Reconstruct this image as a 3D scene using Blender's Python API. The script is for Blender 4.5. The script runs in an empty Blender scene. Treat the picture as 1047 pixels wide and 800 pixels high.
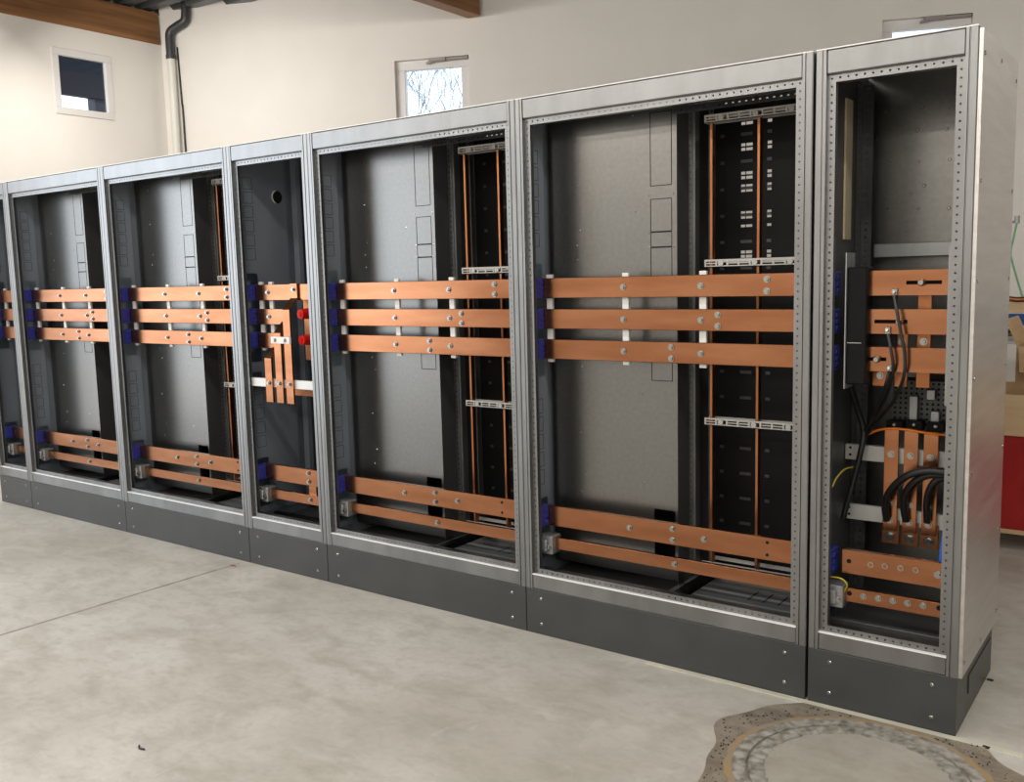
import bpy, bmesh, math, random
from mathutils import Vector, Matrix
random.seed(7)
sc = bpy.context.scene
COL = sc.collection

# ------------------------------------------------------------------ camera
CAM = Vector((0.57399, -3.12561, 1.50085)); YAW, PITCH, ROLL, FPX = -0.63523, -0.12136, -0.02511, 963.05
cy_, sy_, cp_, sp_ = math.cos(YAW), math.sin(YAW), math.cos(PITCH), math.sin(PITCH)
FWD = Vector((sy_*cp_, cy_*cp_, sp_)); R0 = Vector((cy_, -sy_, 0)); U0 = R0.cross(FWD)
RIGHT = math.cos(ROLL)*R0 + math.sin(ROLL)*U0
UP = -math.sin(ROLL)*R0 + math.cos(ROLL)*U0
cd = bpy.data.cameras.new('camera'); cam = bpy.data.objects.new('camera', cd); COL.objects.link(cam)
M = Matrix((RIGHT, UP, -FWD)).transposed().to_4x4(); M.translation = CAM
cam.matrix_world = M
cd.sensor_fit = 'HORIZONTAL'; cd.sensor_width = 36.0; cd.lens = 36.0*FPX/1047.0
cd.clip_start = 0.05; cd.clip_end = 200
sc.camera = cam

def ray(px, py): return FWD + RIGHT*((px-523.5)/FPX) - UP*((py-400)/FPX)
def atY(px, py, Y): d = ray(px, py); return CAM + d*((Y-CAM.y)/d.y)
def atX(px, py, X): d = ray(px, py); return CAM + d*((X-CAM.x)/d.x)
def atZ(px, py, Z): d = ray(px, py); return CAM + d*((Z-CAM.z)/d.z)

# ------------------------------------------------------------------ world, light, exposure
w = bpy.data.worlds.new('sky'); sc.world = w; w.use_nodes = True
bgn = w.node_tree.nodes['Background']; bgn.inputs[0].default_value = (0.70, 0.84, 1.0, 1); bgn.inputs[1].default_value = 2.0
sc.view_settings.view_transform = 'Standard'; sc.view_settings.look = 'None'
sc.view_settings.exposure = 0.32; sc.view_settings.gamma = 1.0
sc.view_settings.use_curve_mapping = False
sc.cycles.use_denoising = True
sc.cycles.max_bounces = 10; sc.cycles.diffuse_bounces = 5; sc.cycles.glossy_bounces = 5
sc.cycles.caustics_reflective = False; sc.cycles.caustics_refractive = False
sc.cycles.sample_clamp_indirect = 6.0

def area(name, loc, rot, sx, sy, power, color):
    l = bpy.data.lights.new(name, 'AREA'); l.shape = 'RECTANGLE'; l.size = sx; l.size_y = sy
    l.energy = power; l.color = color
    o = bpy.data.objects.new(name, l); COL.objects.link(o); o.location = loc; o.rotation_euler = rot
    return o
WARM = (1.0, 0.945, 0.865)
def tube_lamp(x, y, power, length=2.4):
    for tilt in (-38, 38):
        area('ceiling_tube_light', (x, y, 3.66), (math.radians(tilt), 0, 0), length, 0.16, power/2, WARM)
for lx in (-6.2, -3.0, 0.2, 3.4):
    for ly in (-1.6, -4.4, -7.2): tube_lamp(lx, ly, 46)
area('hall_gate_daylight', (-7.84, -3.9, 1.78), (0, math.radians(-90), 0), 3.3, 5.6, 80, (1.0, 0.97, 0.93))
for lx, ly, pw_ in ((-6.3, 1.2, 50), (2.6, 4.2, 34), (2.6, 1.4, 30)): tube_lamp(lx, ly, pw_, 1.5)

# ------------------------------------------------------------------ materials
def new_mat(name):
    m = bpy.data.materials.new(name); m.use_nodes = True
    nt = m.node_tree; b = nt.nodes['Principled BSDF']
    return m, nt, b
def simple(name, col, rough=0.5, metal=0.0, spec=0.5):
    m, nt, b = new_mat(name)
    b.inputs['Base Color'].default_value = (*col, 1); b.inputs['Roughness'].default_value = rough
    b.inputs['Metallic'].default_value = metal; b.inputs['Specular IOR Level'].default_value = spec
    return m
def noisy(name, c1, c2, scale=(1, 1, 1), nscale=6.0, rough=0.4, rvar=0.1, metal=0.0, bump=0.0, detail=5, lo=0.35, hi=0.65):
    m, nt, b = new_mat(name); N = nt.nodes; L = nt.links
    tc = N.new('ShaderNodeTexCoord'); mp = N.new('ShaderNodeMapping'); mp.inputs['Scale'].default_value = scale
    L.new(tc.outputs['Object'], mp.inputs['Vector'])
    n = N.new('ShaderNodeTexNoise'); n.inputs['Scale'].default_value = nscale; n.inputs['Detail'].default_value = detail
    L.new(mp.outputs[0], n.inputs['Vector'])
    r = N.new('ShaderNodeValToRGB'); r.color_ramp.elements[0].position = lo; r.color_ramp.elements[1].position = hi
    r.color_ramp.elements[0].color = (*c1, 1); r.color_ramp.elements[1].color = (*c2, 1)
    L.new(n.outputs['Fac'], r.inputs[0]); L.new(r.outputs[0], b.inputs['Base Color'])
    mr = N.new('ShaderNodeMapRange'); mr.inputs['To Min'].default_value = rough-rvar; mr.inputs['To Max'].default_value = rough+rvar
    L.new(n.outputs['Fac'], mr.inputs['Value']); L.new(mr.outputs[0], b.inputs['Roughness'])
    b.inputs['Metallic'].default_value = metal
    if bump:
        bp = N.new('ShaderNodeBump'); bp.inputs['Strength'].default_value = bump; bp.inputs['Distance'].default_value = 0.002
        L.new(n.outputs['Fac'], bp.inputs['Height']); L.new(bp.outputs[0], b.inputs['Normal'])
    return m
MT = {}
MT['galv'] = noisy('galvanised_frame', (0.24, 0.242, 0.243), (0.295, 0.297, 0.298), (1, 1, 0.25), 9, 0.36, 0.07, 1.0)
MT['panel'] = noisy('galvanised_plate', (0.200, 0.197, 0.190), (0.220, 0.217, 0.209), (1, 1, 1), 60, 0.29, 0.03, 0.97, detail=3)
MT['edge_highlight'] = simple('painted_edge_highlight', (0.88, 0.88, 0.88), 0.4, 0.0)  # near-white colour that paints highlight lines along the cabinet edges
MT['side'] = noisy('brushed_side_sheet', (0.58, 0.56, 0.54), (0.66, 0.64, 0.62), (1, 1, 12), 3, 0.36, 0.05, 1.0)
MT['part'] = noisy('blue_grey_partition', (0.25, 0.28, 0.335), (0.28, 0.31, 0.365), (1, 1, 0.4), 7, 0.36, 0.05, 0.35)
MT['dark'] = noisy('dark_sheet', (0.06, 0.06, 0.062), (0.085, 0.085, 0.087), (1, 1, 0.3), 6, 0.4, 0.06, 0.3)
MT['rail'] = noisy('perforated_rail', (0.30, 0.31, 0.31), (0.38, 0.39, 0.39), (1, 1, 0.3), 6, 0.4, 0.06, 0.9)
MT['black'] = simple('black_plastic', (0.006, 0.006, 0.007), 0.5, 0, 0.2)
MT['blackcover'] = simple('black_cover', (0.004, 0.004, 0.0045), 0.5, 0, 0.15)
MT['groove'] = simple('cut_line', (0.012, 0.012, 0.012), 0.8, 0, 0.1)
MT['plinth'] = noisy('plinth_grey', (0.040, 0.041, 0.042), (0.050, 0.051, 0.051), (1, 1, 1), 5, 0.42, 0.06, 0.0)
MT['copper'] = noisy('copper', (0.335, 0.138, 0.066), (0.425, 0.190, 0.098), (0.6, 1, 3.0), 5, 0.22, 0.05, 1.0, detail=6)
MT['copper_d'] = noisy('dull_copper', (0.33, 0.13, 0.055), (0.41, 0.175, 0.083), (2, 2, 0.8), 6, 0.38, 0.08, 1.0)
MT['zinc'] = simple('zinc_bolt', (0.36, 0.36, 0.345), 0.25, 1.0)
MT['blue'] = simple('blue_insulator', (0.022, 0.034, 0.25), 0.35)
MT['steelblue'] = simple('bracket_steel', (0.22, 0.28, 0.34), 0.35, 1.0)
MT['white_strut'] = simple('white_fibre_strut', (0.80, 0.77, 0.74), 0.5)
MT['cream'] = simple('cream_strip', (0.62, 0.52, 0.36), 0.6)
MT['support'] = simple('grey_bar_support', (0.50, 0.48, 0.45), 0.5)
MT['clamp'] = simple('grey_clamp', (0.34, 0.35, 0.36), 0.35, 0.6)
MT['white_rail'] = simple('white_rail', (0.62, 0.62, 0.60), 0.4, 0.3)
MT['red'] = simple('red_insulator', (0.70, 0.015, 0.008), 0.4)
MT['floorplate'] = noisy('gland_plate', (0.22, 0.235, 0.25), (0.27, 0.28, 0.295), (1, 1, 1), 8, 0.4, 0.05, 0.2)
MT['cable'] = simple('black_cable', (0.010, 0.010, 0.011), 0.4)
MT['orange'] = simple('orange_wire', (0.85, 0.20, 0.01), 0.4)
MT['yelgreen'] = simple('yellow_green_wire', (0.50, 0.42, 0.04), 0.4)
MT['paper'] = simple('paper', (0.75, 0.76, 0.76), 0.7)
MT['blueplastic'] = simple('blue_plastic', (0.02, 0.12, 0.62), 0.35)
MT['pvc'] = simple('window_pvc', (0.74, 0.72, 0.71), 0.35)
MT['opener'] = simple('window_opener', (0.30, 0.26, 0.25), 0.4, 0.4)
MT['pipe_w'] = simple('white_pipe', (0.72, 0.71, 0.66), 0.4)
MT['pipe_d'] = simple('dark_pipe', (0.045, 0.047, 0.05), 0.35)
MT['deck'] = noisy('steel_deck', (0.10, 0.11, 0.115), (0.15, 0.16, 0.165), (1, 1, 1), 4, 0.4, 0.05, 0.4)
MT['wood'] = noisy('glulam_wood', (0.19, 0.085, 0.032), (0.34, 0.165, 0.068), (9, 0.5, 9), 3.0, 0.5, 0.05, 0.0, detail=8, lo=0.3, hi=0.7)
MT['ply'] = noisy('plywood', (0.62, 0.43, 0.25), (0.72, 0.53, 0.33), (0.6, 4, 6), 3.0, 0.5, 0.05, 0.0)
MT['redpaint'] = noisy('red_board', (0.34, 0.008, 0.010), (0.42, 0.014, 0.014), (1, 1, 1), 4, 0.45, 0.05)
MT['card'] = noisy('cardboard', (0.42, 0.27, 0.14), (0.50, 0.33, 0.18), (1, 1, 6), 5, 0.7, 0.05)
MT['bench_blue'] = simple('blue_bench_edge', (0.03, 0.10, 0.32), 0.4)
MT['green'] = simple('green_pole', (0.16, 0.42, 0.20), 0.4)
MT['bark'] = simple('bare_bark', (0.30, 0.30, 0.32), 0.9)
MT['canopy'] = simple('dark_canopy', (0.012, 0.018, 0.03), 0.6)
MT['debris'] = simple('dark_debris', (0.02, 0.018, 0.016), 0.6)
MT['wall'] = noisy('white_plaster', (0.78, 0.75, 0.71), (0.81, 0.78, 0.74), (1, 1, 1), 2.2, 0.7, 0.04, 0.0, bump=0.15)

def concrete(name, base, dark, light, seam=False, stain=1.0):
    m, nt, b = new_mat(name); N = nt.nodes; L = nt.links
    tc = N.new('ShaderNodeTexCoord')
    def noise(sc_, det, stretch=(1, 1, 1), dist=0.0, rot=0.0):
        mp = N.new('ShaderNodeMapping'); mp.inputs['Scale'].default_value = stretch; mp.inputs['Rotation'].default_value = (0, 0, rot)
        L.new(tc.outputs['Object'], mp.inputs[0])
        n = N.new('ShaderNodeTexNoise'); n.inputs['Scale'].default_value = sc_; n.inputs['Detail'].default_value = det
        n.inputs['Roughness'].default_value = 0.62; n.inputs['Distortion'].default_value = dist
        L.new(mp.outputs[0], n.inputs['Vector']); return n.outputs['Fac']
    def ramp(v, a, c, lo=0.0, hi=1.0):
        r = N.new('ShaderNodeMapRange'); r.inputs['From Min'].default_value = a; r.inputs['From Max'].default_value = c
        r.inputs['To Min'].default_value = lo; r.inputs['To Max'].default_value = hi; L.new(v, r.inputs['Value']); return r.outputs[0]
    def mix(f, a, c):
        x = N.new('ShaderNodeMix'); x.data_type = 'RGBA'
        L.new(f, x.inputs[0])
        for s, v in ((6, a), (7, c)):
            if isinstance(v, tuple): x.inputs[s].default_value = (*v, 1)
            else: L.new(v, x.inputs[s])
        return x.outputs[2]
    big = noise(1.1, 6, (1, 1, 1), 0.2); mid = noise(3.4, 8, (1.0, 1.6, 1), 0.25, 0.5); fine = noise(38, 4)
    c = mix(ramp(big, 0.38, 0.64, 0, 1), base, light)
    c = mix(ramp(mid, 0.46, 0.72, 0, 0.75*stain), c, dark)
    c = mix(ramp(fine, 0.45, 0.75, 0, 0.22), c, dark)
    blot = noise(0.55, 5, (1, 1, 1), 0.4, 1.0)
    c = mix(ramp(blot, 0.42, 0.66, 0, 0.45*stain), c, dark)
    scuff = noise(11, 9, (1.0, 1.7, 1), 0.3, 0.9)
    c = mix(ramp(scuff, 0.50, 0.68, 0, 0.38*stain), c, dark)
    spot = noise(7, 6, (1.4, 1.0, 1), 0.8, 0.2)
    c = mix(ramp(spot, 0.58, 0.70, 0, 0.35), c, light)
    streak = noise(2.6, 7, (0.7, 2.4, 1), 0.5, -0.35)
    c = mix(ramp(streak, 0.60, 0.72, 0, 0.4*stain), c, light)
    L.new(c, b.inputs['Base Color'])
    L.new(ramp(mid, 0.3, 0.7, 0.38, 0.62), b.inputs['Roughness'])
    bp = N.new('ShaderNodeBump'); bp.inputs['Strength'].default_value = 0.12; bp.inputs['Distance'].default_value = 0.003
    L.new(fine, bp.inputs['Height']); L.new(bp.outputs[0], b.inputs['Normal'])
    return m
MT['floor'] = concrete('concrete_floor', (0.50, 0.475, 0.43), (0.335, 0.31, 0.265), (0.61, 0.59, 0.55))
MT['lid'] = concrete('manhole_concrete', (0.37, 0.345, 0.30), (0.26, 0.235, 0.19), (0.44, 0.42, 0.375))
MT['patch'] = concrete('rough_patch', (0.25, 0.21, 0.16), (0.10, 0.082, 0.062), (0.36, 0.32, 0.26), stain=1.5)
MT['rim'] = noisy('worn_rim', (0.14, 0.128, 0.11), (0.35, 0.33, 0.295), (1, 1, 1), 34, 0.7, 0.1, 0.0, bump=0.5, detail=7, lo=0.34, hi=0.62)
MT['rust'] = noisy('rusty_sand_ring', (0.34, 0.22, 0.10), (0.27, 0.22, 0.16), (1, 1, 1), 9, 0.8, 0.05)
MT['seam'] = noisy('floor_seam', (0.27, 0.24, 0.19), (0.38, 0.35, 0.30), (1, 1, 1), 12, 0.8, 0.05)
MT['strip'] = noisy('pale_floor_strip', (0.50, 0.49, 0.40), (0.58, 0.56, 0.46), (1, 1, 1), 9, 0.6, 0.05)

m, nt, b = new_mat('window_glass')
nt.nodes.remove(b); out = nt.nodes['Material Output']
tr = nt.nodes.new('ShaderNodeBsdfTransparent'); gl = nt.nodes.new('ShaderNodeBsdfGlossy'); gl.inputs['Roughness'].default_value = 0.02
mx = nt.nodes.new('ShaderNodeMixShader'); mx.inputs[0].default_value = 0.06
nt.links.new(tr.outputs[0], mx.inputs[1]); nt.links.new(gl.outputs[0], mx.inputs[2]); nt.links.new(mx.outputs[0], out.inputs[0])
MT['glass'] = m

# ------------------------------------------------------------------ mesh helpers
class MB:
    def __init__(s): s.v = []; s.f = []; s.sm = []
    def add(s, vs, fs, smooth=False):
        o = len(s.v); s.v += [tuple(p) for p in vs]; s.f += [tuple(i+o for i in f) for f in fs]; s.sm += [smooth]*len(fs); return s
    def box(s, x0, x1, y0, y1, z0, z1):
        return s.add([(x0, y0, z0), (x1, y0, z0), (x1, y1, z0), (x0, y1, z0), (x0, y0, z1), (x1, y0, z1), (x1, y1, z1), (x0, y1, z1)],
                     [(0, 3, 2, 1), (4, 5, 6, 7), (0, 1, 5, 4), (1, 2, 6, 5), (2, 3, 7, 6), (3, 0, 4, 7)])
    def prism(s, poly, ext):
        # poly: 3d points (planar loop), ext: extrusion vector
        n = len(poly); e = Vector(ext); a = [Vector(p) for p in poly]
        return s.add(a + [p+e for p in a], [tuple(range(n))[::-1], tuple(range(n, 2*n))] + [(i, (i+1) % n, n+(i+1) % n, n+i) for i in range(n)])
    def cyl(s, c, axis, r, h, n=12, r2=None):
        c = Vector(c); a = Vector(axis).normalized(); t = a.orthogonal().normalized(); u = a.cross(t); r2 = r if r2 is None else r2
        p = [c+(t*math.cos(2*math.pi*i/n)+u*math.sin(2*math.pi*i/n))*r for i in range(n)]
        q = [c+a*h+(t*math.cos(2*math.pi*i/n)+u*math.sin(2*math.pi*i/n))*r2 for i in range(n)]
        s.add(p+q, [(i, (i+1) % n, n+(i+1) % n, n+i) for i in range(n)], n > 8)
        return s.add(p+q, [tuple(range(n))[::-1], tuple(range(n, 2*n))])
    def tube(s, pts, r, n=8, steps=6, spline=True, r2=None):
        P = [Vector(p) for p in pts]
        if spline and len(P) > 2:
            Q = [P[0]*2-P[1]] + P + [P[-1]*2-P[-2]]; out = []
            for i in range(1, len(Q)-2):
                for k in range(steps):
                    t = k/steps; a, b_, c, d = Q[i-1], Q[i], Q[i+1], Q[i+2]
                    out.append(0.5*((2*b_)+(c-a)*t+(2*a-5*b_+4*c-d)*t*t+(3*b_-a-3*c+d)*t**3))
            P = out+[P[-1]]
        rings = []; nrm = (P[1]-P[0]).orthogonal().normalized()
        for i, p in enumerate(P):
            d = (P[min(i+1, len(P)-1)]-P[max(i-1, 0)]).normalized()
            nrm = (nrm-d*nrm.dot(d)).normalized(); b_ = d.cross(nrm)
            rr = r if r2 is None else r+(r2-r)*i/(len(P)-1)
            rings += [p+(nrm*math.cos(2*math.pi*k/n)+b_*math.sin(2*math.pi*k/n))*rr for k in range(n)]
        m_ = len(P); f = [(i*n+k, i*n+(k+1) % n, (i+1)*n+(k+1) % n, (i+1)*n+k) for i in range(m_-1) for k in range(n)]
        s.add(rings, f, True)
        return s.add(rings[:n]+rings[-n:], [tuple(range(n))[::-1], tuple(range(n, 2*n))])
    def perf(s, o, du, dv, n, hw, pitch, r):
        # perforated strip: n cells along du (length pitch), half width hw along dv, octagonal holes of radius r
        o = Vector(o); du = Vector(du); dv = Vector(dv)
        k = 8
        for i in range(n):
            c = o+du*(pitch*(i+0.5)); sq = []; h = []
            for j in range(k):
                a = 2*math.pi*(j+0.5)/k; h.append(c+du*(r*math.cos(a))+dv*(r*math.sin(a)))
                ca, sa = math.cos(a), math.sin(a); q = 1/max(abs(ca), abs(sa))
                sq.append(c+du*(pitch/2*max(-1, min(1, ca*q)))+dv*(hw*max(-1, min(1, sa*q))))
            # corners of the cell between the octagon spokes
            cor = {0: (1, 1), 2: (-1, 1), 4: (-1, -1), 6: (1, -1)}
            vs = sq+h; fs = []
            for j in range(k):
                j2 = (j+1) % k
                if j in cor:
                    vs.append(c+du*(pitch/2*cor[j][0])+dv*(hw*cor[j][1])); fs.append((j, len(vs)-1, j2, k+j2, k+j))
                else: fs.append((j, j2, k+j2, k+j))
            s.add(vs, fs)
        return s
    def build(s, name, mat, parent=None, bevel=0.0, seg=1):
        me = bpy.data.meshes.new(name); me.from_pydata(s.v, [], s.f); me.validate()
        if len(me.polygons) == len(s.sm): me.polygons.foreach_set('use_smooth', s.sm)
        me.materials.append(MT[mat] if isinstance(mat, str) else mat)
        bm = bmesh.new(); bm.from_mesh(me); bmesh.ops.recalc_face_normals(bm, faces=bm.faces); bm.to_mesh(me); bm.free()
        o = bpy.data.objects.new(name, me); COL.objects.link(o); o.parent = parent
        if bevel:
            md = o.modifiers.new('bevel', 'BEVEL'); md.width = bevel; md.segments = seg; md.limit_method = 'ANGLE'
        return o
def bx(name, mat, parent, x0, x1, y0, y1, z0, z1, bevel=0.0): return MB().box(x0, x1, y0, y1, z0, z1).build(name, mat, parent, bevel)
def inst(name, me_obj, parent, loc, rot=None):
    o = bpy.data.objects.new(name, me_obj.data); COL.objects.link(o); o.parent = parent; o.location = loc
    if rot: o.rotation_euler = rot
    return o
def empty(name, loc=(0, 0, 0), rz=0):
    o = bpy.data.objects.new(name, None); COL.objects.link(o); o.location = loc; o.rotation_euler = (0, 0, rz); o.empty_display_size = 0.1
    return o
def tag(o, label=None, cat=None, group=None, kind=None):
    for k, v in (('label', label), ('category', cat), ('group', group), ('kind', kind)):
        if v: o[k] = v
    return o
def plate(name, mat, parent, xs, zs, holes, y, th=0.002):
    # upright plate facing -y cut on a grid; holes = set of (i, j) cells left open
    m_ = MB()
    for i in range(len(xs)-1):
        for j in range(len(zs)-1):
            if (i, j) not in holes: m_.box(xs[i], xs[i+1], y, y+th, zs[j], zs[j+1])
    return m_.build(name, mat, parent)

# ------------------------------------------------------------------ the room
XLW, YC, WT = -7.81, 2.6, math.tan(math.radians(22.5)); WA = math.radians(22.5)
def wall_y(x): return YC+WT*(x-XLW)
ZD = 4.15; XR = 7.0; YF = -9.0
def struct(o): o['kind'] = 'structure'; return o
f_ = MB(); FP = [(XLW, YF, 0), (XR, YF, 0), (XR, wall_y(XR), 0), (XLW, YC, 0)]
struct(f_.prism([Vector(p)-Vector((0, 0, 0.1)) for p in FP], (0, 0, 0.1)).build('floor', 'floor'))
# floor joint, a shallow filled seam running toward the row
a, b_ = atZ(-60, 668, 0), atZ(245, 576, 0)
# back wall in its own frame: u along the wall from the corner, v into the wall
bw = empty('wall_back', (XLW, YC, 0), WA); bw['kind'] = 'structure'
def u_of(px, py):
    d = ray(px, py); s = (YC+WT*(CAM.x-XLW)-CAM.y)/(d.y-WT*d.x); p = CAM+d*s
    return (p.x-XLW)/math.cos(WA), p.z
LW = (XR-XLW)/math.cos(WA)
u2a, z2 = u_of(403, 62.6); u2b, _ = u_of(479, 57)
u3a, z3 = u_of(902, 29.4); u3b, _ = u_of(994.7, 23.3)
WZ0 = 2.72; WZ1 = 3.50
us = [0, u2a, u2b, u3a, u3b, LW]; zs = [0, WZ0, WZ1, 4.3]
m_ = MB()
for i in range(5):
    for j in range(3):
        if (i, j) not in ((1, 1), (3, 1)): m_.box(us[i], us[i+1], 0, 0.3, zs[j], zs[j+1])
m_.build('wall_surface', 'wall', bw)
def roof_window(n, ua, ub):
    wn = empty('window_%d' % n, bw.matrix_world @ Vector((0, 0, 0))); wn.location = (XLW, YC, 0); wn.rotation_euler = (0, 0, WA); wn['kind'] = 'structure'
    t = 0.085; y0, y1 = 0.045, 0.11
    MB().box(ua, ub, y0, y1, WZ1-t, WZ1).box(ua, ub, y0, y1, WZ0, WZ0+t).box(ua, ua+t, y0, y1, WZ0+t, WZ1-t).box(ub-t, ub, y0, y1, WZ0+t, WZ1-t).build('window_frame', 'pvc', wn, 0.004)
    MB().box(ua+t, ub-t, y0+0.03, y0+0.038, WZ0+t, WZ1-t).build('pane', 'glass', wn)
    md = (ua+ub)/2
    MB().box(md-0.02, ub-0.01, 0.0, 0.04, WZ1-0.028, WZ1-0.004).box(md-0.02, md+0.14, -0.015, 0.04, WZ1-0.032, WZ1-0.002).prism([(md-0.05, 0, WZ1-0.05), (md+0.05, 0, WZ1-0.03), (md+0.05, 0, WZ1-0.012), (md-0.05, 0, WZ1-0.03)], (0, 0.03, 0)).build('opener_arm', 'opener', wn, 0.003)
roof_window(2, u2a, u2b); roof_window(3, u3a, u3b)
# left wall with its small square window
lw = empty('wall_left', (XLW, 0, 0)); lw['kind'] = 'structure'
wy0, wy1, wz0, wz1 = 1.475, 2.045, 3.05, 3.63
ys = [YF, -6.7, -1.1, wy0, wy1, YC+0.3]; zs = [0, wz0, wz1, 3.83]
m_ = MB()
for i in range(5):
    for j in range(3):
        if (i, j) not in ((3, 1), (1, 0), (1, 1)): m_.box(-0.07, 0, ys[i], ys[i+1], zs[j], zs[j+1])
m_.box(-0.20, -0.14, YF, YC+0.3, 3.83, 4.3)
m_.build('wall_surface', 'wall', lw)
wn = empty('window_1', (XLW, 0, 0)); wn['kind'] = 'structure'
t = 0.062
MB().box(-0.03, 0.012, wy0, wy1, wz1-t, wz1).box(-0.03, 0.012, wy0, wy1, wz0, wz0+t).box(-0.03, 0.012, wy0, wy0+t, wz0+t, wz1-t).box(-0.03, 0.012, wy1-t, wy1, wz0+t, wz1-t).build('window_frame', 'pvc', wn, 0.004)
MB().box(-0.022, -0.014, wy0+t, wy1-t, wz0+t, wz1-t).build('pane', 'glass', wn)
# dark canopy outside the square window, sky showing below its edge
p0, p1 = atX(61, 105, -9.5), atX(97, 101, -9.5)
cn = empty('canopy_roof', (-9.5, 2.5, 0)); tag(cn, 'dark canopy roof outside the small square window', 'canopy')
MB().box(-0.05, 1.42, -2.2, 2.4, 4.35, 4.42).box(-0.05, 0.03, -2.2, 2.4, p1.z-2e-3, 4.35).build('soffit', 'canopy', cn)
MB().box(-0.15, 0.0, p1.y-2.5, 2.4, 0, 4.35).build('side_screen', 'canopy', cn)
# ceiling deck with trapezoid ribs along x, right wall and front wall
m_ = MB(); prof = []; y = YF
while y < 8.4:
    prof += [(y, ZD), (y+0.10, ZD), (y+0.13, ZD+0.09), (y+0.19, ZD+0.09), (y+0.22, ZD)]; y += 0.22
pv = [(max(XLW-0.2, XLW+(p[0]-YC)/WT-0.35), p[0], p[1]) for p in prof]+[(XR, p[0], p[1]) for p in prof]; n_ = len(prof)
struct(m_.add(pv, [(i, i+1, n_+i+1, n_+i) for i in range(n_-1)]).build('ceiling', 'deck'))
struct(MB().box(XR, XR+0.2, YF, wall_y(XR)+0.3, 0, 4.3).build('wall_right', 'wall'))
m_ = MB()
m_.box(XLW-0.2, XR+0.2, YF-0.2, YF, 0, 4.3)
struct(m_.build('wall_front', 'wall'))
# glulam beams
tag(MB().box(XLW-0.13, XLW+0.012, YF, YC-0.02, 3.83, 4.13).build('roof_beam', 'wood', None, 0.004), 'long brown glulam beam running along the top of the left wall', 'beam', 'glulam roof beams')
tag(MB().box(-4.915, -4.775, YF, wall_y(-4.9)-0.01, 3.815, 4.13).build('roof_beam', 'wood', None, 0.004), 'brown glulam beam end meeting the back wall above the left roof window', 'beam', 'glulam roof beams')
# corner drain pipe
dp = empty('drain_pipe', (XLW, YC, 0), WA); tag(dp, 'white drain pipe with dark grey elbow in the wall corner', 'pipe')
MB().tube([(0.13, -0.05, 0.0), (0.13, -0.05, 3.74)], 0.04, 12, spline=False).build('downpipe', 'pipe_w', dp)
MB().tube([(0.13, -0.05, 3.70), (0.13, -0.05, 3.82), (0.14, -0.05, 3.93), (0.22, -0.05, 3.98), (0.30, -0.05, 4.02), (0.32, -0.05, 4.10), (0.32, -0.05, 4.2)], 0.043, 12).build('elbow', 'pipe_d', dp)
MB().tube([(0.13, -0.05, 3.68), (0.13, -0.05, 3.72)], 0.048, 12, spline=False).build('collar', 'pipe_d', dp)
tag(MB().tube([(0.0, 0, 0.0), (0.0, 0, 2.9), (-0.01, 0, 3.3), (-0.025, 0, 3.8)], 0.009, 6).build('wall_cable', 'cable'), 'thin black cable running down beside the corner drain pipe', 'cable')
bpy.data.objects['wall_cable'].location = Vector((XLW, YC, 0))+Matrix.Rotation(WA, 3, 'Z') @ Vector((0.20, -0.012, 0))

# bare tree outside the roof window
def grow(mb, p, d, ln, r, depth):
    q = p+d*ln; mb.tube([p, (p+q)/2+Vector((random.uniform(-1, 1), random.uniform(-1, 1), 0))*ln*0.06, q], r, 4, 2, True, r*0.62)
    if depth == 0: return
    for k in range(3 if depth > 2 else 2):
        nd = (d+Vector((random.uniform(-0.62, 0.62), random.uniform(-0.62, 0.62), random.uniform(-0.1, 0.45)))).normalized()
        grow(mb, p+d*ln*random.uniform(0.55, 1.0), nd, ln*random.uniform(0.62, 0.8), r*0.6, depth-1)
for k, (px, Y, s) in enumerate(((428, 14, 1.3), (468, 24.0, 1.9), (398, 27, 2.0))):
    g = atY(px, 110, Y); mb = MB(); base = Vector((g.x, g.y, 0))
    grow(mb, base, Vector((0.05, 0, 1)), 2.5*s, 0.036*s, 7)
    tag(mb.build('bare_tree', 'bark'), ('bare winter tree in the middle of the roof window view', 'bare winter tree toward the right of the roof window view', 'bare winter tree toward the left edge of the roof window view')[k], 'tree', 'bare trees outside')
gr = tag(MB().box(-40, 30, 9.2, 60, -0.3, -0.1).box(-40, -8.1, -20, 9.2, -0.3, -0.1).build('outdoor_ground', 'patch'), None, None, None, 'structure')

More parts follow.
